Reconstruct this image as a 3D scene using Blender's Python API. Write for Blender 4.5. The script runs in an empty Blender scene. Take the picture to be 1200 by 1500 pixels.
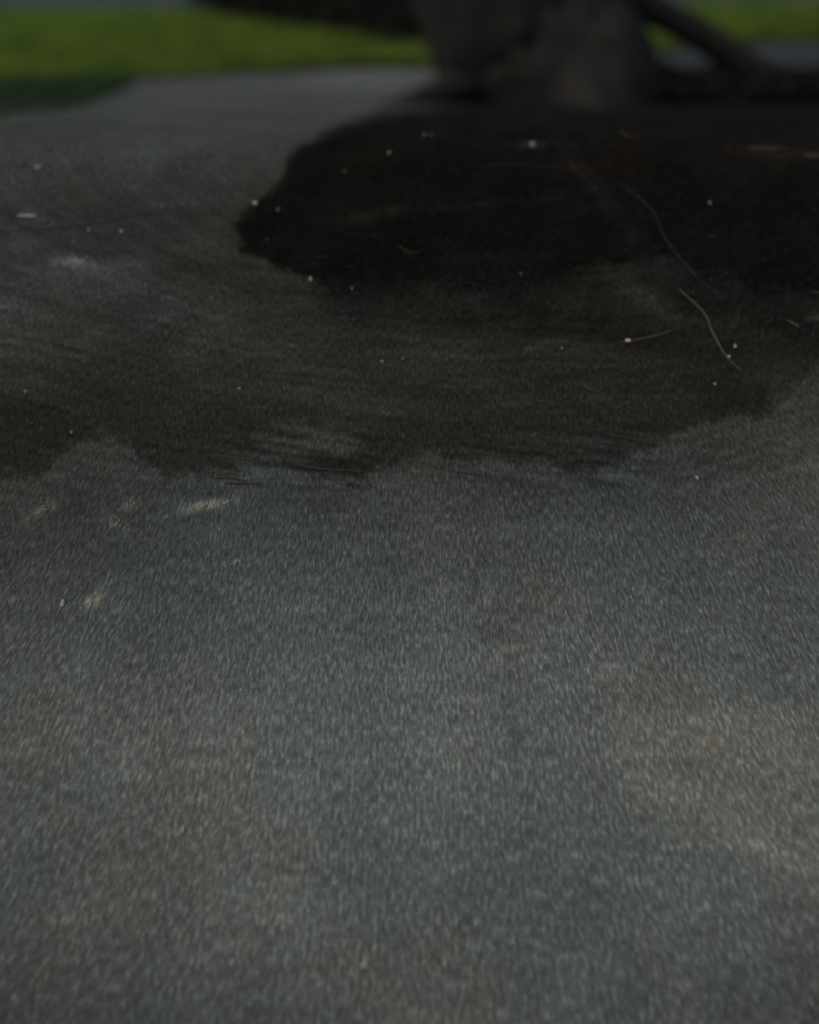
import bpy, bmesh, math, random
import numpy as np
from mathutils import Vector, noise as mn
from math import radians as R

random.seed(7); rng = np.random.default_rng(7)
S = bpy.context.scene; C = S.collection

# ------------------------------------------------------------- camera, light
H, F, PITCH = 0.80, 1130.0, math.atan(850/1130)
cd = bpy.data.cameras.new('camera'); cam = bpy.data.objects.new('camera', cd); C.objects.link(cam)
cam.location = (0, 0, H); cam.rotation_euler = (math.pi/2 - PITCH, 0, 0)
cd.sensor_fit = 'VERTICAL'; cd.sensor_height = 36; cd.sensor_width = 28.8; cd.lens = F/1500*36
cd.clip_start = .01; cd.clip_end = 500
cd.dof.use_dof = True; cd.dof.focus_distance = 0.80; cd.dof.aperture_fstop = 1.12
S.camera = cam

SUN_EL, SUN_AZ = 50, -112            # azimuth measured from +Y (ahead) towards +X (right)
w = bpy.data.worlds.new('World'); S.world = w; w.use_nodes = True
nt = w.node_tree; sky = nt.nodes.new('ShaderNodeTexSky'); sky.sky_type = 'NISHITA'; sky.sun_disc = False
sky.sun_elevation = R(SUN_EL); sky.sun_rotation = R(SUN_AZ); sky.air_density = 1.0; sky.dust_density = 4.0
bg = nt.nodes['Background']; nt.links.new(sky.outputs[0], bg.inputs[0]); bg.inputs[1].default_value = .07
sd = bpy.data.lights.new('sun', 'SUN'); sd.energy = 1.0; sd.angle = R(14); sd.color = (1, .96, .9)
so = bpy.data.objects.new('sun', sd); C.objects.link(so)
sv = Vector((math.sin(R(SUN_AZ))*math.cos(R(SUN_EL)), math.cos(R(SUN_AZ))*math.cos(R(SUN_EL)), math.sin(R(SUN_EL))))
so.rotation_euler = (-sv).to_track_quat('-Z', 'Y').to_euler(); so.location = sv*20
S.view_settings.view_transform = 'Standard'; S.view_settings.look = 'None'
S.view_settings.gamma = 1; S.view_settings.use_curve_mapping = False
S.view_settings.exposure = 0.78

# ------------------------------------------------------------- helpers
cp, sp = math.cos(PITCH), math.sin(PITCH)
def ray(px, py):
    u, v = (px-600)/F, (750-py)/F; return u, cp + v*sp, -sp + v*cp
HB = 0.45                        # the background is laid out in units of UN metres, eye level at 0.45 units
UN = H/HB; U = UN
def at(px, py, z=0.0):
    d = ray(px, py); t = (z-HB)/d[2]; return Vector((d[0]*t, d[1]*t, z))
def at_plane(px, py, Y):
    d = ray(px, py); t = Y/d[1]; return Vector((d[0]*t, Y, HB + d[2]*t))
# cross profile of the asphalt bank in metres: level, up a 30 degree face, then a long gentle fall to the path
SL, YB, ZB = .5757, 1.19, H-.202
_py = np.linspace(-.8, 5.2, 12001)
_pz = np.minimum(ZB - SL*(YB-_py), ZB - (ZB+.006)/(4.98-YB)*(_py-YB)); _pz = np.maximum(_pz, -.012)
for _ in range(3): _pz = np.convolve(np.pad(_pz, 250, 'edge'), np.ones(501)/501, 'valid')
_ps = np.concatenate([[0], np.cumsum(np.hypot(np.diff(_py), np.diff(_pz)))])
def prof(y): return np.interp(y, _py, _pz)
def ps(px, py):
    """point of the bank that the photograph shows at px, py"""
    d = ray(px, py); t = np.linspace(.2, 4.9, 4701)/d[1]; k = int(np.argmax(H + d[2]*t < prof(d[1]*t)))
    if k == 0: k = int(np.argmin(H + d[2]*t - prof(d[1]*t)))
    lo, hi = t[max(k-1, 0)], t[k]; t = (lo+hi)/2
    return Vector((d[0]*t, d[1]*t, zg(d[0]*t, d[1]*t)))
def tag(o, label=None, cat=None, group=None, kind=None):
    if label: o['label'] = label
    if cat: o['category'] = cat
    if group: o['group'] = group
    if kind: o['kind'] = kind
    return o
def link(name, me, m=None, parent=None, smooth=False):
    if m: me.materials.append(m)
    if U != 1: me.transform(__import__('mathutils').Matrix.Scale(U, 4))
    if smooth: me.polygons.foreach_set('use_smooth', [True]*len(me.polygons))
    o = bpy.data.objects.new(name, me); C.objects.link(o); o.parent = parent
    return o
def pymesh(name, v, f):
    me = bpy.data.meshes.new(name); me.from_pydata(v, [], f); me.update(); return me

# ------------------------------------------------------------- node materials
class NT:
    def __init__(s, name):
        s.m = bpy.data.materials.new(name); s.m.use_nodes = True; s.t = s.m.node_tree
        s.b = s.t.nodes['Principled BSDF']
    def n(s, kind, **kw):
        x = s.t.nodes.new(kind)
        for k, v in kw.items():
            if k.startswith('_'): setattr(x, k[1:], v)
            else: s.put(x.inputs[k.replace('0_', '') if not k.isdigit() else int(k)], v)
        return x
    def put(s, inp, v):
        if isinstance(v, bpy.types.NodeSocket): s.t.links.new(v, inp)
        else: inp.default_value = v
    def math(s, op, a, b=0.0, clamp=False):
        x = s.t.nodes.new('ShaderNodeMath'); x.operation = op; x.use_clamp = clamp
        s.put(x.inputs[0], a); s.put(x.inputs[1], b); return x.outputs[0]
    def mix(s, f, a, b, blend='MIX'):
        x = s.t.nodes.new('ShaderNodeMix'); x.data_type = 'RGBA'; x.blend_type = blend
        s.put(x.inputs[0], f); s.put(x.inputs[6], a); s.put(x.inputs[7], b); return x.outputs[2]
    def ramp(s, f, stops):
        x = s.t.nodes.new('ShaderNodeValToRGB'); s.put(x.inputs[0], f); e = x.color_ramp.elements
        while len(e) < len(stops): e.new(.5)
        for q, (p, c) in zip(e, stops):
            q.position = p; q.color = (c, c, c, 1) if not hasattr(c, '__len__') else (*c, 1)
        return x.outputs[0]
    def co(s, scale=(1, 1, 1), rot=(0, 0, 0)):
        c = s.t.nodes.new('ShaderNodeTexCoord'); m = s.t.nodes.new('ShaderNodeMapping')
        s.t.links.new(c.outputs['Object'], m.inputs[0]); m.inputs['Scale'].default_value = scale
        m.inputs['Rotation'].default_value = rot; return m.outputs[0]
    def flat(s, scale=(1, 1, 1), rot=(0, 0, 0)):
        c = s.t.nodes.new('ShaderNodeAttribute'); c.attribute_name = 'flat'; m = s.t.nodes.new('ShaderNodeMapping')
        s.t.links.new(c.outputs['Vector'], m.inputs[0]); m.inputs['Scale'].default_value = scale; m.inputs['Rotation'].default_value = rot; return m.outputs[0]
    def noise(s, vec, scale, detail=3, rough=.55, out=0, dist=0):
        x = s.t.nodes.new('ShaderNodeTexNoise'); s.put(x.inputs['Vector'], vec)
        x.inputs['Scale'].default_value = scale; x.inputs['Detail'].default_value = detail
        x.inputs['Roughness'].default_value = rough; x.inputs['Distortion'].default_value = dist
        return x.outputs[out]
    def bump(s, h, strength, dist):
        x = s.t.nodes.new('ShaderNodeBump'); s.put(x.inputs['Height'], h)
        s.put(x.inputs['Strength'], strength); x.inputs['Distance'].default_value = dist
        s.t.links.new(x.outputs[0], s.b.inputs['Normal'])
    def set(s, **kw):
        for k, v in kw.items(): s.put(s.b.inputs[k.replace('_', ' ')], v)
        return s.m

def simple(name, col, rough=.85, vary=.35, scale=300, spec=.3):
    t = NT(name); n = t.noise(t.co(), scale, 3)
    c = t.mix(t.ramp(n, [(.3, 0.), (.7, 1.)]), (*[v*(1-vary) for v in col], 1), (*[min(1, v*(1+vary)) for v in col], 1))
    t.bump(n, .5, .0008)
    return t.set(Base_Color=c, Roughness=rough, Specular_IOR_Level=spec)

def asphalt():
    t = NT('asphalt')
    a = t.t.nodes.new('ShaderNodeAttribute'); a.attribute_name = 'stain_shade_tone'; stain_shade_tone = a.outputs['Fac']  # carries painted shade and vignette as well as dampness
    g1 = t.noise(t.flat((1, .27, 1)), 520, 3, .6)              # rolled fine grain, drawn out along the lane
    g2 = t.noise(t.flat((1, .3, 1)), 330, 4, .7)
    g3 = t.noise(t.flat((.55, .8, 1), (0, 0, .15)), 420, 2, .6)  # brushed cross grain further on
    yy = t.t.nodes.new('ShaderNodeSeparateXYZ'); t.t.links.new(t.flat(), yy.inputs[0])
    far = t.ramp(yy.outputs[1], [(.75, 0.), (1.0, 1.)])
    near = t.ramp(yy.outputs[1], [(.1, 1.), (.7, 0.)])
    g = t.math('ADD', t.math('MULTIPLY', g1, .6), t.math('MULTIPLY', g2, .4))
    g = t.mix(near, g, g2); g = t.mix(far, g, g3)
    gc = t.ramp(g, [(.30, .15), (.44, .52), (.54, 1.05), (.62, 1.9), (.72, 3.4)])
    gc = t.mix(t.math('MULTIPLY', near, .42), gc, (1, 1, 1, 1))
    blot = t.noise(t.flat(), 7, 5, .6)
    blot2 = t.noise(t.flat((.6, 1.6, 1)), 28, 4, .6)
    lum = t.math('MULTIPLY', t.ramp(blot, [(.3, .91), (.7, 1.08)]), t.ramp(blot2, [(.3, .90), (.7, 1.10)]))
    hue = t.noise(t.flat((1, .7, 1)), 4.5, 4, .55)
    hue2 = t.noise(t.flat((1, .5, 1)), 30, 3, .6)
    h = t.math('ADD', t.math('MULTIPLY', hue, .7), t.math('MULTIPLY', hue2, .3))
    tint = t.ramp(h, [(.36, (.87, 1.04, 1.02)), (.45, (.91, 1.05, .99)), (.52, (.94, 1.045, .96)), (.60, (.99, 1.02, .94)), (.68, (1.04, 1.005, .92))])
    b = t.t.nodes.new('ShaderNodeAttribute'); b.attribute_name = 'tint'
    base = t.mix(1, tint, b.outputs['Color'], 'MULTIPLY')
    k = t.math('MULTIPLY', t.math('MULTIPLY', stain_shade_tone, lum), gc)
    cmb = t.t.nodes.new('ShaderNodeVectorMath'); cmb.operation = 'SCALE'
    t.put(cmb.inputs[0], base); t.put(cmb.inputs['Scale'], k)
    # pale mineral flecks
    v = t.t.nodes.new('ShaderNodeTexVoronoi'); t.put(v.inputs['Vector'], t.flat((1, .6, 1))); v.inputs['Scale'].default_value = 260
    sep = t.t.nodes.new('ShaderNodeSeparateColor'); t.t.links.new(v.outputs['Color'], sep.inputs[0])
    fl = t.math('MULTIPLY', t.math('GREATER_THAN', sep.outputs[0], .975), t.math('LESS_THAN', v.outputs['Distance'], .2))
    col = t.mix(t.math('MULTIPLY', fl, .35), cmb.outputs[0], t.mix(sep.outputs[1], (.03, .028, .024, 1), (.12, .12, .11, 1)))
    t.bump(t.math('ADD', g, t.math('MULTIPLY', blot2, .5)), t.ramp(stain_shade_tone, [(0., .25), (.1, .6)]), .0025)
    return t.set(Base_Color=col, Roughness=t.ramp(stain_shade_tone, [(0., .95), (.06, .95)]), Specular_IOR_Level=t.ramp(stain_shade_tone, [(0., .02), (.08, .10)]))

def bark_mat(name='bark', k=1):
    t = NT(name); n = t.noise(t.co((1, 1, .25)), 26, 6, .65); n2 = t.noise(t.co(), 4, 4)
    c = t.mix(t.ramp(n, [(.35, 0.), (.68, 1.)]), (.0115*k, .0105*k, .009*k, 1), (.0185*k, .0168*k, .014*k, 1))
    c = t.mix(t.ramp(n2, [(.5, 0.), (.7, .5)]), c, (.014*k, .015*k, .010*k, 1)); t.bump(n, .6, .02)
    return t.set(Base_Color=c, Roughness=.95, Specular_IOR_Level=.15)

def lawn_mat():
    t = NT('lawn'); n = t.noise(t.co(), 3, 5); n2 = t.noise(t.co(), 90, 3)
    c = t.mix(t.ramp(n, [(.35, 0.), (.65, 1.)]), (.045, .105, .012, 1), (.08, .135, .016, 1))
    c = t.mix(t.ramp(n2, [(.4, 0.), (.7, .7)]), c, (.02, .035, .008, 1)); t.bump(n2, 1, .02)
    return t.set(Base_Color=c, Roughness=.95, Specular_IOR_Level=.1)
def blade_mat(name, a, b):
    t = NT(name); n = t.noise(t.co(), 2.2, 4); n2 = t.noise(t.co(), 60, 2)
    c = t.mix(t.ramp(n, [(.35, 0.), (.65, 1.)]), (*a, 1), (*b, 1))
    c = t.mix(t.ramp(n2, [(.45, 0.), (.75, .6)]), c, (b[0]*1.6, b[1]*1.15, b[2], 1))
    t.set(Base_Color=c, Roughness=.7, Specular_IOR_Level=.2)
    tr = t.t.nodes.new('ShaderNodeBsdfTranslucent'); t.put(tr.inputs[0], c); mx = t.t.nodes.new('ShaderNodeMixShader'); mx.inputs[0].default_value = .4
    t.t.links.new(t.b.outputs[0], mx.inputs[1]); t.t.links.new(tr.outputs[0], mx.inputs[2]); t.t.links.new(mx.outputs[0], t.t.nodes['Material Output'].inputs[0])
    return t.m
def soil_mat():
    t = NT('soil'); n = t.noise(t.co(), 60, 5)
    c = t.mix(n, (.014, .012, .010, 1), (.05, .043, .034, 1)); t.bump(n, 1, .01)
    return t.set(Base_Color=c, Roughness=.95, Specular_IOR_Level=.15)
def road_mat():
    t = NT('road'); n = t.noise(t.co(), 200, 3); n2 = t.noise(t.co(), 2, 4)
    c = t.mix(n, (.010, .014, .015, 1), (.020, .026, .027, 1)); c = t.mix(t.math('MULTIPLY', n2, .5), c, (.015, .02, .021, 1)); t.bump(n, .6, .004)
    return t.set(Base_Color=c, Roughness=.9, Specular_IOR_Level=.25)

# ------------------------------------------------------------- setting
def poly_sheet(name, pts, z, mat):
    bm = bmesh.new(); vs = [bm.verts.new((x, y, z)) for x, y in pts]; bm.faces.new(vs)
    bmesh.ops.triangulate(bm, faces=bm.faces[:]); me = bpy.data.meshes.new(name); bm.to_mesh(me); bm.free()
    o = link(name, me, mat)
    for p in me.polygons:
        if p.normal.z < 0: p.flip()
    return o
tag(poly_sheet('ground', [(-250, -250), (250, -250), (250, 250), (-250, 250)], -.03, soil_mat()), kind='structure')

# asphalt tone: damp, oily, worn stains, with tree shade and vignette painted in
TX = np.array([0, 200, 400, 600, 800, 1000, 1200.])
TY = np.array([100, 200, 300, 400, 450, 500, 550, 600, 650, 700, 800, 900, 1000, 1100, 1300, 1500.])
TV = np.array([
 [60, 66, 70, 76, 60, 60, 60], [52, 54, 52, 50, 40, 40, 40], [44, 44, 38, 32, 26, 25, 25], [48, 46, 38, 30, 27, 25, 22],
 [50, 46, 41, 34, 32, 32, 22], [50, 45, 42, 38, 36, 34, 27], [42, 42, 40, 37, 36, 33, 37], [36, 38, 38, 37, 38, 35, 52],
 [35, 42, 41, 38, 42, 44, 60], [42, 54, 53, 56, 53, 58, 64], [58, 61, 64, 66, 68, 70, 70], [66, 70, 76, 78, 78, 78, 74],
 [72, 78, 84, 86, 84, 82, 80], [78, 84, 88, 88, 88, 88, 88], [70, 76, 82, 81, 81, 82, 79], [60, 65, 71, 72, 71, 69, 64]], float)  # bottom rows paint a lens vignette into the near asphalt
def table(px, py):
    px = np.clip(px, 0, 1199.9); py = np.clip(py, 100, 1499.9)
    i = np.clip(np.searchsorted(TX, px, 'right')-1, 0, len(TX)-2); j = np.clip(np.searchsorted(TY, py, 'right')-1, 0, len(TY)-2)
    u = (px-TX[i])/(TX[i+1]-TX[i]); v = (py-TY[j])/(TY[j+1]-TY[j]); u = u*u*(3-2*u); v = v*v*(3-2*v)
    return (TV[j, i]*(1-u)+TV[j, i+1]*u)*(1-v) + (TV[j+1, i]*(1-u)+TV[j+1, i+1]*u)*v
_G = {}
def pnoise(x, y, seed, octs=4):
    """cheap value noise, -1..1"""
    out = np.zeros_like(x); amp = 1.; tot = 0
    if seed not in _G: _G[seed] = np.random.default_rng(seed).random((256, 256))*2-1
    G = _G[seed]
    for o in range(octs):
        xi = np.floor(x).astype(int); yi = np.floor(y).astype(int); fx = x-xi; fy = y-yi
        fx = fx*fx*(3-2*fx); fy = fy*fy*(3-2*fy); g = lambda a, b: G[a & 255, b & 255]
        out += amp*((g(xi, yi)*(1-fx)+g(xi+1, yi)*fx)*(1-fy) + (g(xi, yi+1)*(1-fx)+g(xi+1, yi+1)*fx)*fy)
        tot += amp; amp *= .55; x = x*2.03+11.3; y = y*2.03+5.7
    return out/tot
def inside(px, py, poly):
    """signed distance-like field in photo pixels: positive inside the polygon"""
    P = np.array(poly, float); d = np.full(px.shape, 1e9); ins = np.zeros(px.shape, bool)
    for k in range(len(P)):
        a, b = P[k], P[(k+1) % len(P)]; ab = b-a; L = (ab**2).sum()
        t = np.clip(((px-a[0])*ab[0]+(py-a[1])*ab[1])/L, 0, 1)
        d = np.minimum(d, np.hypot(px-a[0]-t*ab[0], py-a[1]-t*ab[1]))
        c = ((a[1] > py) != (b[1] > py)) & (px < (b[0]-a[0])*(py-a[1])/(b[1]-a[1]+1e-9)+a[0]); ins ^= c
    return np.where(ins, d, -d)
def sstep(e0, e1, x): t = np.clip((x-e0)/(e1-e0), 0, 1); return t*t*(3-2*t)
S0 = float(np.interp(.27, _py, _ps))
def relief(X, Y): return .002*pnoise(X*2.0+3, Y*1.5, 52, 3)*sstep(1.05, 1.25, Y) + (.0010*pnoise(X*16, Y*16, 50) + .0006*pnoise(X*70, Y*70, 51))*(1-.65*sstep(1.05, 1.3, Y))
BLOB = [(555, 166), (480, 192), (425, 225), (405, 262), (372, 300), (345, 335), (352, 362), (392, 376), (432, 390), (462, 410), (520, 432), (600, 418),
        (700, 426), (780, 420), (860, 396), (940, 378), (1010, 392), (1100, 420), (1260, 430), (1500, 400), (1500, 120), (1130, 126), (1050, 110), (960, 105), (700, 128), (690, 150), (620, 160)]  # black patch: trunk and crown shade painted over a damp stain
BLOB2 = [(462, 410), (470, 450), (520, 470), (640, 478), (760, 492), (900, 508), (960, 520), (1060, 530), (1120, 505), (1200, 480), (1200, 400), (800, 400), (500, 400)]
def rows(name, ys, xs, mat, bank):
    X, Y = np.meshgrid(xs, ys); nx, ny = len(xs), len(ys); Y0 = Y
    EZ = H - prof(Y) if bank else np.full(X.shape, HB)
    # pixel that shows each point, used only to place the stains and painted shade
    dep = np.maximum(Y*cp + EZ*sp, .05); px = 600 + F*X/dep; py = 750 - F*((Y*sp - EZ*cp)/dep)
    if bank: Y = np.interp(Y, _py, _ps) - S0
    wx = pnoise(X*9, Y*9, 1)*22 + pnoise(X*40, Y*40, 2)*9; wy = pnoise(X*9, Y*9, 3)*16 + pnoise(X*40, Y*40, 4)*8
    sc = sstep(80, 500, py)*.75+.35
    qx, qy = px + wx*sc, py + wy*sc
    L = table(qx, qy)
    L *= 1 + (.06 + .08*sstep(800, 640, py))*pnoise(X*6, Y*9, 9) + .07*pnoise(X*30, Y*14, 10) + .16*sstep(760, 620, py)*sstep(200, 300, py)*pnoise(X*18, Y*34, 11, 4)
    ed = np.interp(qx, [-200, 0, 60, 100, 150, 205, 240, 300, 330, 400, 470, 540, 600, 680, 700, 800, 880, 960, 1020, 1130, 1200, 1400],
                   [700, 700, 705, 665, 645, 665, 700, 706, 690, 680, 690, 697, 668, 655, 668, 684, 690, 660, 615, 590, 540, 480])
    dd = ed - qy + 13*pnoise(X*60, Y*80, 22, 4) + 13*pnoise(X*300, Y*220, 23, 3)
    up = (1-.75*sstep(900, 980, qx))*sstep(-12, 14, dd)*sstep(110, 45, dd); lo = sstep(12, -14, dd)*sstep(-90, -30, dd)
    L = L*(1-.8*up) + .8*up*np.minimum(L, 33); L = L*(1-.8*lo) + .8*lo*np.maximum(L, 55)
    # ragged lighter tongues below the damp zone
    for poly, val, soft, a in (
        ([(375, 628), (430, 612), (520, 628), (535, 650), (490, 668), (400, 664), (370, 650)], 51, 16, .8),
        ([(640, 640), (760, 628), (900, 640), (880, 655), (760, 650), (660, 655)], 45, 16, .6),
        ([(30, 395), (120, 375), (200, 400), (250, 430), (150, 440), (50, 430)], 56, 24, .6),
        ([(830, 420), (900, 388), (980, 392), (1010, 430), (930, 450), (850, 450)], 40, 26, .6),
        ([(480, 430), (560, 425), (640, 440), (600, 465), (500, 465)], 42, 22, .5),
        ([(1010, 560), (1060, 545), (1130, 560), (1120, 605), (1060, 618), (1010, 600)], 24, 22, .7),
        ([(0, 600), (90, 600), (130, 640), (70, 690), (0, 700)], 32, 26, .6),
        ([(160, 480), (200, 500), (230, 560), (300, 640), (340, 690), (250, 690), (200, 650)], 36, 30, .4)):
        s = sstep(-soft, soft, (inside(qx, qy, poly) + 12*pnoise(X*60, Y*60, 21))*1.7)*a; L = L*(1-s) + val*s
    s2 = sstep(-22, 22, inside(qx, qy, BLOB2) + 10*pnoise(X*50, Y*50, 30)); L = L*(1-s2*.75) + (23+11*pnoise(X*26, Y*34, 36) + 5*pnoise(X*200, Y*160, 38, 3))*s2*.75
    near = sstep(200, 420, py); low = sstep(375, 400, py)*sstep(440, 520, px)
    L = L*(1 + .04*sstep(260, 165, py))
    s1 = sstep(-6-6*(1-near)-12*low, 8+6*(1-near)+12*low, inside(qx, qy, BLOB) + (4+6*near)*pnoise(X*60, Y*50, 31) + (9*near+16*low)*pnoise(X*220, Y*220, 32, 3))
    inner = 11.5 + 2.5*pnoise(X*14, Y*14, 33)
    band = sstep(26, 6, np.abs((qx-790) - (qy-160)*.78))*sstep(150, 200, qy)*sstep(400, 330, qy); inner = inner + 5*band  # paler diagonal: the leaning trunk's reflection painted into the patch
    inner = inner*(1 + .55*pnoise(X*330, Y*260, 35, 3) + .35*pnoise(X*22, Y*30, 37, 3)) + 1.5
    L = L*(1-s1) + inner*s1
    ca, sa = math.cos(.13), math.sin(.13)
    st = pnoise((qx*ca+qy*sa)/70, (py*ca-px*sa)/6.5, 61, 2); stz = sstep(605, 640, qy)*sstep(725, 695, qy)*np.clip(np.exp(-((px-420)/130)**4) + .7*np.exp(-((px-820)/190)**4), 0, 1)
    L = L*(1 + .32*stz*np.clip(st*1.6, -1, .7)) - 9*stz*sstep(.35, .55, st)
    yel = np.zeros_like(px)
    for cx, cy, rx, ry, an, dl, yl in ((300, 741, 44, 7, -.2, 30, 1), (190, 741, 14, 6, 0, 22, .6), (62, 750, 30, 7, -.5, 20, .8), (172, 767, 18, 8, .7, 20, .6), (138, 876, 20, 9, -.8, 30, 1),
        (345, 826, 22, 5, -.2, 14, 0), (108, 382, 26, 6, 0, 26, 0), (120, 392, 80, 12, 0, 9, 0), (690, 1265, 75, 9, -.1, 7, 0), (560, 310, 70, 10, -.2, 6, .5), (700, 300, 120, 5, -.12, 4, .4), (1195, 462, 14, 8, 0, 26, 0),
        (950, 440, 60, 14, .5, 9, 0), (760, 512, 70, 6, -.2, 10, .6), (620, 518, 130, 6, .05, 6, .3), (780, 213, 24, 6, 0, 22, 0)):
        dx, dy = (qx*.35+px*.65)-cx, (qy*.35+py*.65)-cy; e = np.exp(-(((dx*np.cos(an)+dy*np.sin(an))/rx)**2 + ((dy*np.cos(an)-dx*np.sin(an))/ry)**2))*(.75+.9*pnoise(X*180, Y*90, 77, 2))
        L = L + 1.5*dl*np.clip(e, 0, 1.4); yel += yl*np.clip(e, 0, 1.4)
    sx = 705 + (py-830)*.17; sm = np.exp(-((qx-sx)/14)**2)*sstep(780, 850, py)*sstep(1150, 1090, py); L = L*(1 - sm*(.05+.22*pnoise(X*90, Y*40, 78, 2)))
    # brushed swirl arcs round the black patch
    rad = np.hypot((px-760)/2.7, py-200+40*pnoise(X*3, Y*3, 44, 2)); sw = pnoise(rad*.17+wx*.02, np.arctan2(py-230, px-760)*2.2, 40, 3)
    L *= 1 + (.17*sw + .08*pnoise(rad*.45+wx*.03, np.arctan2(py-230, px-760)*3, 41, 2))*sstep(200, 320, py)*sstep(820, 620, py)
    L = L + 8*np.exp(-((qy - 1140 - (qx-950)*.5 - ((qx-950)/300)**2*20)/28)**2)*sstep(860, 1000, qx) + 4*np.exp(-((qy-1060+(qx-1000)*.1)/30)**2)*sstep(840, 940, qx)
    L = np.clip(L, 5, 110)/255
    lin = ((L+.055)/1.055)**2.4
    stain_shade_tone = (lin*1.02).astype(np.float32)  # base colour from stains, painted tree shade and vignette together
    moss = sstep(14, -8, qy - np.interp(qx, [-400, 0, 100, 190, 230], [180, 166, 158, 128, 60]))*sstep(230, 170, qx)
    stain_shade_tone = stain_shade_tone + .003*np.exp(-(((qx-1140)/75)**2+((qy-219)/13)**2))
    stain_shade_tone = (stain_shade_tone*(1-moss) + .017*moss).astype(np.float32)
    warm = sstep(250, 0, np.hypot((px-1090)/1.2, (py-1120)/.8)) + .7*sstep(240, 0, np.hypot(px-650, (py-1420)/.6)) + .5*sstep(160, 60, np.abs(py-560))
    rust = np.zeros_like(px)
    for cx, cy, rx, ry, a in ((1140, 219, 70, 13, 1.0), (540, 232, 60, 14, .5), (920, 205, 24, 20, .8), (930, 245, 110, 10, .5)):
        rust += a*np.exp(-(((qx-cx)/rx)**2+((qy-cy)/ry)**2))
    cool = sstep(330, 0, np.hypot((px-420)/1.3, (py-900)/.8))
    dw = sstep(62, 30, L*255)
    tr = 1 - .18*moss + .05*dw + .07*warm - .05*cool + .9*rust + .10*yel; tg = 1 + .16*moss - .01*warm + .0*cool - .03*rust; tb = .965 - .25*moss - .11*dw - .07*warm + .035*cool - .3*rust - .2*yel
    Z = relief(X, Y0) + (prof(Y0) if bank else 0)
    v = np.stack([X, Y0, Z], -1).reshape(-1, 3)
    idx = np.arange(nx*ny).reshape(ny, nx)
    f = np.stack([idx[:-1, :-1], idx[:-1, 1:], idx[1:, 1:], idx[1:, :-1]], -1).reshape(-1, 4)
    me = bpy.data.meshes.new(name); me.vertices.add(len(v)); me.vertices.foreach_set('co', v.ravel())
    me.loops.add(f.size); me.loops.foreach_set('vertex_index', f.ravel().astype(np.int32))
    me.polygons.add(len(f)); me.polygons.foreach_set('loop_start', np.arange(0, f.size, 4, dtype=np.int32))
    me.update(calc_edges=True)
    c = me.attributes.new('flat', 'FLOAT_VECTOR', 'POINT'); k = 1 if bank else 1.3
    c.data.foreach_set('vector', (np.stack([X*(1+.6*(Y-.3))*k, Y*k, 0*X], -1)).astype(np.float32).ravel())
    a = me.attributes.new('stain_shade_tone', 'FLOAT', 'POINT'); a.data.foreach_set('value', stain_shade_tone.ravel())
    b = me.attributes.new('tint', 'FLOAT_COLOR', 'POINT')
    b.data.foreach_set('color', np.stack([tr, tg, tb, np.ones_like(tr)], -1).astype(np.float32).ravel())
    return tag(link(name, me, mat, smooth=True), kind='structure')
ASPH = asphalt()
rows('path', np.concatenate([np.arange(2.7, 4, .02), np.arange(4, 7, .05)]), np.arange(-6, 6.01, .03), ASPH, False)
U = 1
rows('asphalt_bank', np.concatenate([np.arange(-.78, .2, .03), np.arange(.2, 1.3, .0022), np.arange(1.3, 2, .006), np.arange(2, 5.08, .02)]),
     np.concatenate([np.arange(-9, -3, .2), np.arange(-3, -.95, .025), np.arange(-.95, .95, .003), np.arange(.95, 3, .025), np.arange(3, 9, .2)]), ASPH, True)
U = UN
def zg(x, y): return float(relief(np.array([x]), np.array([y]))[0] + prof(y))

# lawn beyond the path, its near edge as the photograph shows it
edge = [(-900, 150), (-400, 128), (0, 118), (90, 116), (200, 113), (330, 106), (430, 101), (540, 92), (640, 98), (700, 88), (880, 84), (960, 76), (1010, 64), (1100, 60), (1200, 58), (1500, 54), (2100, 40)]
def edge_y(px): return np.interp(px, [e[0] for e in edge], [e[1] for e in edge])
ep = []
for px in range(-900, 2101, 12):
    p = at(px, float(edge_y(px)) + 1.5*mn.noise((px*.03, 0, 0))+1.0*mn.noise((px*.2, 3, 0))); ep.append((p.x, p.y))
lawn_pts = ep + [(30, ep[-1][1]+2), (30, 60), (-30, 60), (-30, ep[0][1]+1)]
tag(poly_sheet('lawn', lawn_pts, .008, lawn_mat()), kind='structure')
dk = ep[::4]
soil_pts = [(x, y-.10-.05*mn.noise((x*2, 1, 2))) for x, y in dk] + [(x, y+.05) for x, y in reversed(dk)]
tag(poly_sheet('lawn_soil_border', soil_pts, .004, soil_mat()), kind='structure')
r1 = [at(-400, 20), at(0, 13), at(290, 12), at(600, 6), at(1000, 4), at(1500, 0)]
tag(poly_sheet('road', [(p.x, p.y) for p in r1] + [(14, 14), (-14, 14)], .014, road_mat()), kind='structure')

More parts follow.
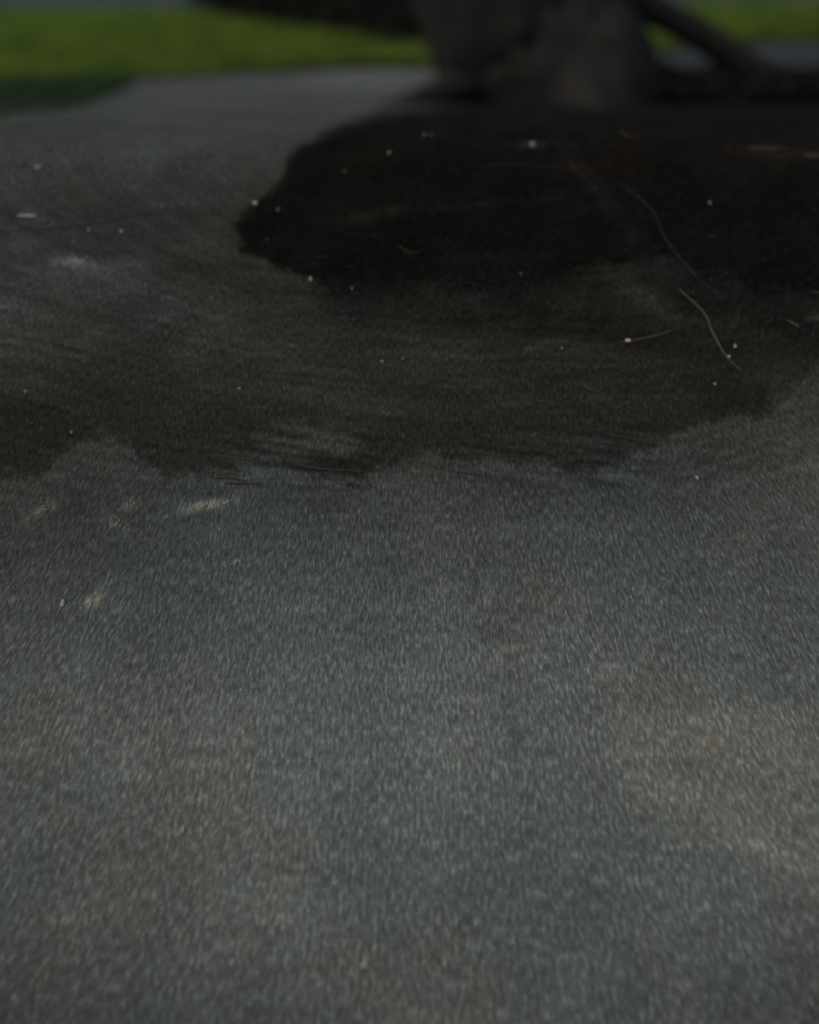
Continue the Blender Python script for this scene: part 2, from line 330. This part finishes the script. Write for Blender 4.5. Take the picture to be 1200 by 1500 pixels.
def blades(name, n, sampler, hmin, hmax, wid, mat, lean=.5):
    P = np.asarray(sampler(n)); n = len(P); hgt = rng.uniform(hmin, hmax, n); az = rng.uniform(0, 2*np.pi, n); ln = rng.uniform(.1, lean, n)*hgt
    ox, oy = np.cos(az)*wid/2, np.sin(az)*wid/2; la = az + rng.uniform(.8, 2.2, n); lx, ly = np.cos(la)*ln, np.sin(la)*ln
    z0 = np.full(n, .004) if P.shape[1] == 2 else P[:, 2]
    A = np.stack([P[:, 0]-ox, P[:, 1]-oy, z0], -1); B = np.stack([P[:, 0]+ox, P[:, 1]+oy, z0], -1)
    M1 = np.stack([P[:, 0]-ox*.7+lx*.4, P[:, 1]-oy*.7+ly*.4, z0+hgt*.6], -1); M2 = np.stack([P[:, 0]+ox*.7+lx*.4, P[:, 1]+oy*.7+ly*.4, z0+hgt*.6], -1)
    T = np.stack([P[:, 0]+lx, P[:, 1]+ly, z0+hgt], -1)
    v = np.stack([A, B, M2, M1, T], 1).reshape(-1, 3); b = np.arange(n)*5
    tri = np.stack([np.stack([b, b+1, b+2], -1), np.stack([b, b+2, b+3], -1), np.stack([b+3, b+2, b+4], -1)], 1).reshape(-1, 3)
    me = bpy.data.meshes.new(name); me.vertices.add(len(v)); me.vertices.foreach_set('co', v.ravel())
    me.loops.add(tri.size); me.loops.foreach_set('vertex_index', tri.ravel().astype(np.int32))
    me.polygons.add(len(tri)); me.polygons.foreach_set('loop_start', np.arange(0, tri.size, 3, dtype=np.int32)); me.update(calc_edges=True)
    return link(name, me, mat)
ex, ey = np.array([p[0] for p in ep]), np.array([p[1] for p in ep]); o_ = np.argsort(ex)
def lawn_s(n):
    x = rng.uniform(-5, 7, n*2); y0 = np.interp(x, ex[o_], ey[o_]); y = y0 - .03 + rng.exponential(1.9, n*2)
    rx = np.array([p.x for p in r1]); ry = np.array([p.y for p in r1]); k = y < np.interp(x, rx, ry); return np.stack([x, y], -1)[k][:n]
g = blades('lawn_grass', 150000, lawn_s, .012, .04, .006, blade_mat('grass_blades', (.022, .075, .016), (.15, .215, .024)))
tag(g, 'short bright green grass covering the lawn beyond the path', 'grass', kind='stuff')
def moss_s(n):
    px = rng.uniform(-260, 190, n); py = 116 + (rng.random(n)**1.0)*np.interp(px, [-260, 0, 120, 190], [66, 50, 38, 8])
    return np.array([at(a, b)[:2] for a, b in zip(px, py) if b < 153])
g = blades('weed_fringe', 12000, moss_s, .004, .022, .006, blade_mat('weed_leaves', (.018, .045, .018), (.03, .06, .022)), .9)
tag(g, 'dark green low weeds creeping from the lawn onto the path edge at left', 'weeds', kind='stuff')
U = UN
def litter_s(n):
    x = rng.uniform(-2.5, 3, n); y = np.interp(x, ex[o_], ey[o_]) + rng.normal(-.02, .06, n); return np.stack([x, y], -1)
g = blades('dead_grass', 9000, litter_s, .003, .014, .006, blade_mat('dead_grass', (.03, .032, .014), (.05, .05, .02)), 2)
tag(g, 'brownish dead grass litter along the edge between lawn and path', 'dead grass', kind='stuff')

# ------------------------------------------------------------- trees
BARK = bark_mat(); BARKD = bark_mat('dark_bark', .55)
def limb_mesh(name, path, radii, seg=24, ridge=.06, flare=None, freq=5.):
    """tapered, ridged limb along a smooth path"""
    pts = [Vector(p) for p in path]; n = len(pts); out = []; per = 8; rr = []
    for i in range(n-1):
        p0, p1, p2, p3 = pts[max(i-1, 0)], pts[i], pts[i+1], pts[min(i+2, n-1)]
        for k in range(per):
            t = k/per; out.append(.5*((2*p1)+(p2-p0)*t+(2*p0-5*p1+4*p2-p3)*t*t+(3*p1-p0-3*p2+p3)*t**3)); rr.append(radii[i]*(1-t)+radii[i+1]*t)
    out.append(pts[-1]); rr.append(radii[-1]); v = []; f = []
    for i, (c, r) in enumerate(zip(out, rr)):
        d = (out[min(i+1, len(out)-1)]-out[max(i-1, 0)]).normalized(); a = d.cross(Vector((0, 1, .13))).normalized(); b = d.cross(a)
        for s in range(seg):
            th = 2*math.pi*s/seg; q = a*math.cos(th)+b*math.sin(th)
            w_ = 1 + ridge*mn.noise((math.cos(th)*freq, math.sin(th)*freq, i*.12)) + ridge*.7*mn.noise((math.cos(th)*freq*3, math.sin(th)*freq*3, i*.3))
            if flare: w_ += flare(th, c.z)
            v.append(c+q*r*w_)
    for i in range(len(out)-1):
        for s in range(seg):
            a0 = i*seg+s; a1 = i*seg+(s+1) % seg; f.append((a0, a1, a1+seg, a0+seg))
    f.append(tuple(range(seg))[::-1]); f.append(tuple(range((len(out)-1)*seg, len(out)*seg)))
    me = pymesh(name, v, f); bm = bmesh.new(); bm.from_mesh(me); bmesh.ops.recalc_face_normals(bm, faces=bm.faces[:]); bm.to_mesh(me); bm.free()
    return me
def leaf_cloud(name, centres, n, size, mat, parent=None):
    V = []; Fc = []
    for c, r in centres:
        k = max(20, int(n*r*r))
        d = rng.normal(size=(k, 3)); d /= np.linalg.norm(d, axis=1)[:, None]; P = d*(r*rng.uniform(.45, 1, k)[:, None]**.6)*np.array([1, 1, .75]) + np.array(c)
        u = rng.normal(size=(k, 3)); u /= np.linalg.norm(u, axis=1)[:, None]; w_ = rng.normal(size=(k, 3)); w_ -= (w_*u).sum(1)[:, None]*u; w_ /= np.linalg.norm(w_, axis=1)[:, None]
        s = size*rng.uniform(.6, 1.3, k)[:, None]; V.append(np.stack([P-u*s, P+w_*s*.45, P+u*s, P-w_*s*.45], 1).reshape(-1, 3))
    V = np.concatenate(V); n4 = len(V)//4; f = np.arange(n4*4, dtype=np.int32)
    me = bpy.data.meshes.new(name); me.vertices.add(len(V)); me.vertices.foreach_set('co', V.ravel()); me.loops.add(len(f)); me.loops.foreach_set('vertex_index', f)
    me.polygons.add(n4); me.polygons.foreach_set('loop_start', np.arange(0, n4*4, 4, dtype=np.int32)); me.update(calc_edges=True)
    return link(name, me, mat, parent)
LEAF = blade_mat('tree_leaves', (.03, .06, .015), (.05, .09, .02)); LEAFD = blade_mat('hedge_leaves', (.008, .011, .008), (.014, .016, .011))

TY_ = 3.0                                                   # distance of the trunk
b0 = at_plane(832, 132, TY_); b1 = at_plane(722, 0, TY_); bm1 = at_plane(795, 100, TY_); bm2 = at_plane(745, 50, TY_)
tree = bpy.data.objects.new('tree', None); C.objects.link(tree)
tag(tree, 'big dark leaning tree trunk standing at the far edge of the black patch', 'tree')
org = Vector((b0.x, TY_, 0)); tree.location = org*U
def loc(p): return Vector(p) - org
def fl(th, z):
    k = max(0, .30-z)/.30
    return .10*k*k*math.cos(3*th+.6)
zb = b1.z
path = [(b0.x+.03, TY_, -.12), (b0.x, TY_, .0), (bm1.x, TY_, bm1.z), (bm2.x, TY_, bm2.z), (b1.x, TY_, zb), (b1.x-.22, TY_+.05, .9), (b1.x-.36, TY_+.1, 1.8), (b1.x-.30, TY_+.15, 3.0), (b1.x-.12, TY_+.2, 4.6), (b1.x+.05, TY_+.2, 6.2)]
link('trunk', limb_mesh('trunk', [loc(p) for p in path], [.34, .32, .275, .245, .245, .255, .25, .22, .15, .06], 64, .10, fl, 4.), BARK, tree, True)
def root(p, r, m=BARK): link('root', limb_mesh('root', [loc(q) for q in p], r, 20, .12), m, tree, True)
g0, g1 = at_plane(1122, 112, 3.15), at_plane(902, -14, 3.15)
root([(g0.x+.28, 3.1, -.05), (g0.x+.08, 3.12, .01), (g0.x-.08, 3.15, .075), ((g0.x+g1.x)/2, 3.15, (g0.z+g1.z)/2+.01), (g1.x, 3.13, g1.z+.01), (g1.x-.25, 3.08, g1.z+.16), (b1.x-.1, 3.02, .62)],
     [.03, .042, .046, .046, .048, .055, .06])
root([(b0.x-.1, 2.95, .12), (b0.x-.38, 2.86, .05), (b0.x-.56, 2.8, .0), (b0.x-.72, 2.78, -.04)], [.12, .05, .035, .02])
root([(b0.x-.02, 2.9, .10), (b0.x+.0, 2.66, .02), (b0.x+.1, 2.5, -.03)], [.12, .06, .02])
top = Vector((b1.x-.12, TY_+.2, 4.3)); cen = []
for k, (dx, dy, dz) in enumerate(((1.6, .2, .9), (-1.5, .4, 1.1), (.3, 1.7, 1.2), (-.3, -1.3, 1.5), (1.1, -.9, 2.2), (-1.0, -.7, 2.3), (.1, .3, 3.0), (1.9, 1.2, 1.7))):
    q = top+Vector((dx, dy, dz)); s_ = Vector((b1.x-.30+.04*k, TY_+.15, 2.7+.28*k)); mid = (s_+q)/2+Vector((0, 0, .15))
    link('limb', limb_mesh('limb', [loc(s_), loc(mid), loc(q)], [.09, .06, .02], 12, .08), BARK, tree, True)
    cen.append((loc(q), .95)); cen += [(loc(q+Vector(rng.normal(0, .5, 3))), rng.uniform(.4, .65)) for _ in range(3)]
leaf_cloud('crown', cen, 900, .075, LEAF, tree)

pts = []  # dark leaves added to stand in for shade at the trunk foot
for _ in range(260):
    px, py = rng.uniform(665, 1230), rng.uniform(124, 150); p = at(px, py); pts.append((Vector((p.x, p.y, .012*rng.random()+.03*max(0, 1-abs(px-850)/190))), rng.uniform(.05, .09)))
lt = leaf_cloud('foot_shade_leaves', pts, 16000, .02, blade_mat('foot_shade_dark', (.006, .005, .004), (.011, .009, .006)), None)
tag(lt, 'nearly black leaves added as shade round the foot of the tree trunk', 'shade leaves', kind='stuff')

# dark clipped hedge behind the trunk, left
hb0, hb1 = at(285, 22), at(640, 78)
hed = bpy.data.objects.new('hedge', None); C.objects.link(hed); horg = Vector(((hb0.x+hb1.x)/2, (hb0.y+hb1.y)/2+.25, 0)); hed.location = horg*U
tag(hed, 'near black low evergreen hedge on the lawn left of the tree trunk', 'hedge')
hc = []
for k in range(26):
    t = k/25; p = hb0.lerp(hb1, t); d = Vector((.12, .42, 0)).normalized()
    for z in (.16, .42, .62):
        for o2 in (.22, .5): hc.append((Vector((p.x, p.y, 0))+d*o2+Vector((rng.normal(0, .04), rng.normal(0, .04), z))-horg, rng.uniform(.2, .26)))
leaf_cloud('foliage', hc, 4200, .022, LEAFD, hed)
for t in (.1, .37, .63, .9):
    p = hb0.lerp(hb1, t)+Vector((.08, .33, 0)); link('stem', limb_mesh('stem', [p-horg+Vector(q) for q in ((0, 0, -.03), (.02, 0, .25), (-.02, .02, .55))], [.03, .02, .01], 8), BARKD, hed, True)

# ------------------------------------------------------------- litter lying on the bank
U = 1; TILT = math.atan(SL)
M = dict(grit=simple('grit', (.12, .12, .105)), white=simple('chalky_stone', (.15, .15, .14)), cream=simple('cream_chip', (.32, .27, .17)), grey=simple('pale_grey_stone', (.16, .165, .155)),
         straw=simple('dry_straw', (.085, .082, .066)), dim=simple('faded_straw', (.022, .022, .019)), rust=simple('rusty_leaf', (.018, .008, .004)),
         brown=simple('brown_leaf', (.010, .005, .003)), yellow=simple('yellow_crumb', (.15, .13, .07)), dark=simple('dark_bark_splinter', (.02, .019, .017)), blue=simple('bluish_chip', (.12, .14, .14)))
def mpp(px, py):
    """metres on the ground across and away that one photo pixel covers there"""
    a = ps(px, py); return (ps(px+1, py)-a).length, (ps(px, py-2)-ps(px, py+2)).length/4
def place(o, px, py): o.location = ps(px, py); o.rotation_euler.x = TILT; return o
def stone(px, py, wpx, hpx, m, name='stone_chip', rot=0.):
    ax, ay = mpp(px, py); w_ = wpx*ax*.29; d = max(min(hpx*ay*.38, w_*2.2), w_*.35); h = min(w_, d)*.7
    bm = bmesh.new(); bmesh.ops.create_icosphere(bm, subdivisions=2, radius=1); sd_ = random.random()*50
    for v in bm.verts:
        k = 1+.38*mn.noise(v.co*1.4+Vector((sd_, 0, 0))); v.co = Vector((v.co.x*w_*k, v.co.y*d*k, max(v.co.z*h*k, -h*.3)+h*.15))
    me = bpy.data.meshes.new(name); bm.to_mesh(me); bm.free(); o = link(name, me, M[m]); o.rotation_euler.z = rot; return place(o, px, py)
def stalk(pts, rpx, m, name='dry_stalk', lift=.0012, ridge=.25):
    c = ps(*pts[len(pts)//2]); r = .5*rpx*mpp(*pts[len(pts)//2])[0]; P = []
    for i, (a, b) in enumerate(pts):
        p = ps(a, b); P.append(p-c+Vector((0, -.5, .86))*(r*.6+lift*(.4 if i in (0, len(pts)-1) else random.uniform(.3, 1.2))))
    n = len(P); rad = [r*(.55 if i in (0, n-1) else random.uniform(.8, 1.1)) for i in range(n)]
    o = link(name, limb_mesh(name, P, rad, 6, ridge), M[m]); o.location = c; return o
def leaf(px, py, lpx, wpx, ang, m, name='dead_leaf'):
    ax, ay = mpp(px, py); L = lpx*ax/2; W = wpx*ay/2; v = []; f = []; N = 9; rnd = random.random()*9
    for z in (0, -.0004):
        for i in range(N):
            t = i/(N-1)*2-1; wd = W*max(.06, (1-t*t)**.7)*(1+.3*mn.noise((t*3, rnd, 0)))
            for s in (-1, 0, 1): v.append((L*t, wd*s, .0012+z+.03*min(L, .03)*t*t+.12*W*abs(s)+.0012*mn.noise((t*2, s, rnd))))
    q = N*3
    for i in range(N-1):
        for s in range(2):
            a = i*3+s; f += [(a, a+3, a+4, a+1), (q+a, q+a+1, q+a+4, q+a+3)]
        for s in (0, 2): a = i*3+s; f.append((a, a+3, q+a+3, q+a) if s == 0 else (a, q+a, q+a+3, a+3))
    for i in (0, N-1):
        for s in range(2): a = i*3+s; f.append((a, a+1, q+a+1, q+a))
    me = pymesh(name, v, f); bm = bmesh.new(); bm.from_mesh(me); bmesh.ops.recalc_face_normals(bm, faces=bm.faces[:]); bm.to_mesh(me); bm.free()
    o = link(name, me, M[m], smooth=True); o.rotation_euler.z = R(ang); return place(o, px, py)

GS, GT, GL, GD, GW = 'pale chips scattered on the bank', 'dried stalks scattered on the bank', 'dead leaves scattered on the bank', 'dark splinters below the damp zone', 'chalky flecks trodden into the asphalt'
for px, py, w_, h, m, l in (
    (374, 298, 11, 5, 'cream', 'bright cream chip on the left rim of the black patch'),
    (407, 307, 5, 4, 'white', 'small white chip just inside the left rim of the black patch'),
    (560, 529, 9, 5, 'white', 'small whitish chip below the middle of the black patch'),
    (590, 525, 4, 3, 'grey', 'tiny grey grain just right of a whitish chip below the black patch'),
    (351, 569, 5, 4, 'white', 'lone round white grain in the brownish damp zone left of centre'),
    (238, 301, 5, 4, 'white', 'tiny white grain on the bank left of the cream chip'),
    (920, 499, 14, 5, 'cream', 'flat cream chip at the end of a pale stalk below the black patch'),
    (823, 509, 6, 3, 'white', 'tiny white flake left of the flat cream chip'),
    (1040, 297, 6, 4, 'white', 'bright white grain alone in the black patch at right'),
    (1047, 563, 6, 5, 'white', 'round white grain on the small dark spot at right'),
    (1021, 700, 9, 8, 'grey', 'soft grey chip on the dried path below the small dark spot'),
    (20, 267, 5, 3, 'white', 'tiny white grain near the left edge above the pale splinter'),
    (38, 573, 9, 6, 'yellow', 'dull yellowish crumb on the damp zone at the far left'),
    (105, 633, 6, 5, 'white', 'small white grain above the left light tongue'),
    (516, 304+118, 5, 3, 'white', 'tiny white grain at the lower edge of the black patch'),
    (622, 198, 5, 3, 'white', 'left grain of the pair high in the black patch'),
    (632, 198, 4, 3, 'white', 'right grain of the pair high in the black patch'),
    (570, 224, 4, 3, 'cream', 'tiny cream grain below the pair in the black patch'),
    (505, 252, 4, 3, 'yellow', 'tiny yellow grain in the left part of the black patch'),
    (1077, 507, 7, 6, 'grey', 'small grey grain where two thin stalks meet'),
    (1068, 522, 8, 6, 'grey', 'grey chip on the long curved stalk above the small dark spot'),
    (535, 1414, 24, 30, 'white', 'largest white chip near the bottom edge of the asphalt'),
    (268, 1214, 13, 15, 'yellow', 'pale yellowish chip in the lower left of the asphalt'),
    (92, 884, 12, 12, 'grey', 'pale grey chip at the left beside a yellow smear'),
    (455, 408, 7, 9, 'grey', 'dull grey chip on the lower left rim of the black patch'),
    (763, 400, 4, 3, 'white', 'tiny white grain low in the middle of the black patch'),
    (130, 336, 6, 5, 'grey', 'dull grey grain on the left below a faint curved stalk'),
    (178, 338, 9, 5, 'grey', 'flat grey flake right of a dull grain on the left path'),
    (108, 353, 4, 4, 'white', 'tiny white grain above the broad whitish fleck at left')):
    tag(stone(px, py, w_, h, m, rot=random.uniform(-.4, .4)), l, 'stone chip', GS)
tag(stalk([(583, 359), (596, 369), (610, 371), (624, 365)], 2.0, 'rust', 'curled_leaf'), 'curled orange brown leaf in the middle of the black patch', 'dead leaf', GL)
tag(stone(780, 212, 14, 5, 'blue', 'stone'), 'glinting bluish white stone near the tree foot in the black patch', 'stone')
for px, py, w_, h, m, a, l in (
    (40, 317, 30, 3, 'white', 0, 'straight whitish splinter lying crosswise at the left edge'),
    (62, 325, 18, 6, 'dim', -5, 'short dull flake just below the whitish splinter'),
    (56, 245, 16, 5, 'straw', -25, 'small straw coloured flake at the upper left of the asphalt'),
    (28, 242, 22, 4, 'dim', -12, 'faint flake left of the straw coloured one at upper left'),
    (73, 218, 14, 3, 'dim', -10, 'faintest short flake high on the left path')):
    tag(leaf(px, py, w_, h, a, m, 'wood_flake'), l, 'wood flake', 'flakes on the left of the asphalt')
for px, py, w_, h, m, a, l in (
    (918, 201, 14, 10, 'rust', 60, 'small rusty leaf in the black patch right of the bluish stone'),
    (1122, 218, 66, 5, 'brown', -4, 'long reddish brown leaf strip in the black patch by the right edge'),
    (1190, 229, 30, 5, 'rust', -8, 'shorter rusty leaf strip touching the right edge')):
    tag(leaf(px, py, w_, h, a, m), l, 'dead leaf', GL)
for pts, r, m, l in (
    ([(905, 265), (955, 310), (972, 348), (1000, 385), (1040, 425), (1078, 442)], .9, 'dim', 'long thin grey stalk running down across the right of the black patch'),
    ([(994, 424), (1030, 458), (1044, 488), (1062, 520), (1084, 542)], 1.3, 'straw', 'curved pale stalk crossing the small dark spot at right'),
    ([(1084, 448), (1078, 478), (1066, 492), (1052, 502)], .9, 'dim', 'thin hooked stalk joining the curved pale one'),
    ([(905, 502), (950, 494), (985, 484)], 1.2, 'straw', 'straight pale stalk right of the flat cream chip'),
    ([(750, 512), (775, 500), (802, 497)], 1.1, 'dim', 'short reddish stalk below the black patch left of the cream chip'),
    ([(1154, 470), (1170, 479)], 1.4, 'white', 'short bright straw slanting near the right edge'),
    ([(1186, 427), (1215, 431)], 1.3, 'straw', 'pale straw leaving the frame at the right edge'),
    ([(856, 566), (868, 572)], 1.3, 'straw', 'tiny slanting straw below the flat cream chip'),
    ([(0, 339), (60, 336), (150, 326), (205, 315), (262, 308)], 1.1, 'dim', 'faint long stalk curving across the left of the asphalt'),
    ([(97, 263), (112, 252), (117, 244)], 1.1, 'dim', 'short hooked stalk at the upper left of the asphalt'),
    ([(12, 326), (22, 312), (26, 304)], 1.3, 'dim', 'thick dull stalk end beside the whitish splinter'),
    ([(74, 280), (78, 298)], 1.1, 'dim', 'short upright stalk above the whitish splinter'),
    ([(1036, 348), (1048, 347)], 1.0, 'straw', 'tiny level straw low in the black patch at right'),
    ([(668, 1352), (674, 1366), (680, 1376)], 2.2, 'straw', 'pale straw near the bottom right of the middle of the asphalt'),
    ([(690, 262), (720, 243), (790, 243), (850, 247)], .7, 'dim', 'hairline stalk below the bluish stone'),
    ([(655, 412), (700, 418), (745, 428)], .9, 'brown', 'thin reddish stalk on the lower rim of the black patch'),
    ([(870, 240), (890, 236)], .9, 'brown', 'tiny brown stalk above the narrow brown leaf')):
    tag(stalk(pts, r, m), l, 'stalk', GT)
def smear(px, py, w_, h, ang, m, l, n=14):
    """crushed crumbs of one fleck, a joined handful of grains"""
    ax, ay = mpp(px, py); bm = bmesh.new(); a = R(ang)
    for k in range(n):
        u, v_ = random.gauss(0, .38)*w_/2, random.gauss(0, .45)*h/2
        dx, dy = (u*math.cos(a)+v_*math.sin(a))*ax, (u*math.sin(a)-v_*math.cos(a))*ay; s = random.uniform(.5, 1.1)*ax
        r_ = bmesh.ops.create_icosphere(bm, subdivisions=1, radius=1)
        for q in r_['verts']: q.co = Vector((q.co.x*s*random.uniform(.7, 1.4)+dx, q.co.y*s*random.uniform(.8, 2.4)+dy, max(q.co.z*s*.5, -.0003)+.0006))
    me = bpy.data.meshes.new('chalk_fleck'); bm.to_mesh(me); bm.free()
    tag(place(link('chalk_fleck', me, M[m]), px, py), l, 'chalky fleck', GW, 'stuff')
smear(108, 381, 46, 9, -5, 'white', 'broad whitish fleck ground into the left of the asphalt', 34)
smear(85, 392, 130, 16, -8, 'dim', 'faint wide scatter round the broad whitish fleck', 46)
smear(300, 741, 74, 13, 12, 'yellow', 'widest yellowish fleck below the dark splinters', 40)
smear(330, 737, 28, 9, 10, 'grey', 'greyish end of crumbs right of the widest yellowish fleck', 12)
smear(190, 740, 18, 9, 10, 'yellow', 'small yellowish fleck left of the widest one', 10)
smear(62, 750, 44, 11, 25, 'yellow', 'slanting yellowish fleck near the left edge', 16)
smear(172, 767, 26, 13, -45, 'yellow', 'forked yellowish fleck below the small one', 14)
smear(138, 876, 34, 16, 45, 'yellow', 'lowest yellowish fleck on the left of the asphalt', 18)
smear(345, 826, 34, 9, 15, 'dim', 'dull fleck on the blue grey path below the splinters', 12)
smear(412, 452, 26, 6, -15, 'dim', 'dull short fleck left of the damp zone centre', 12)
smear(505, 468, 90, 14, -5, 'dim', 'greyish scatter on the lower left rim of the black patch', 30)
for pts, r, l in (
    ([(305, 664), (340, 670), (392, 677)], 2.2, 'long dark splinter topmost on the left of the row'),
    ([(308, 700), (342, 702), (362, 705)], 2.6, 'dark splinter below the topmost one on the left'),
    ([(332, 708), (358, 708), (379, 709)], 3.2, 'short thick dark splinter lowest on the left'),
    ([(318, 696), (345, 694)], 1.3, 'short fine dark splinter between the left ones'),
    ([(428, 680), (465, 686), (530, 690)], 2.2, 'dark splinter left of the middle light tongue'),
    ([(455, 690), (500, 696), (520, 697)], 1.4, 'thin dark splinter just below its longer neighbour near the centre'),
    ([(692, 662), (730, 668), (765, 675)], 2.0, 'dark splinter on the middle light tongue'),
    ([(650, 688), (690, 694), (728, 700)], 1.7, 'thin dark splinter lowest on the middle light tongue'),
    ([(632, 674), (668, 680)], 1.2, 'faint short dark splinter left on the middle light tongue'),
    ([(893, 637), (930, 644), (985, 655)], 1.8, 'dark splinter farthest right of the row'),
    ([(845, 642), (880, 648), (950, 657)], 1.5, 'second dark splinter from the right of the row'),
    ([(790, 640), (830, 645)], 1.2, 'faint dark splinter left of the right hand pair')):
    tag(stalk(pts, r*1.15, 'dark', 'bark_splinter', .0004, .55), l, 'splinter', GD)
# uncountable grit
n = 7000
gx = rng.uniform(-1, 1, n); gy = 1.24-1.0*rng.random(n)**1.6; gs = rng.uniform(.12, .42, n)**1.5*.0021
gz = relief(gx, gy) + prof(gy) + gs*.3
oc = np.array([(1, 0, 0), (-1, 0, 0), (0, 1, 0), (0, -1, 0), (0, 0, 1), (0, 0, -1)], float)
of = [(0, 2, 4), (2, 1, 4), (1, 3, 4), (3, 0, 4), (2, 0, 5), (1, 2, 5), (3, 1, 5), (0, 3, 5)]
gv = np.stack([gx, gy, gz], -1)[:, None]+oc[None]*gs[:, None, None]*rng.uniform(.6, 1.4, (n, 6, 1))
me = pymesh('grit', gv.reshape(-1, 3).tolist(), (np.array(of)[None]+(np.arange(n)*6)[:, None, None]).reshape(-1, 3).tolist())
tag(link('grit', me, M['grit']), 'fine pale grit strewn all over the asphalt bank', 'grit', kind='stuff')
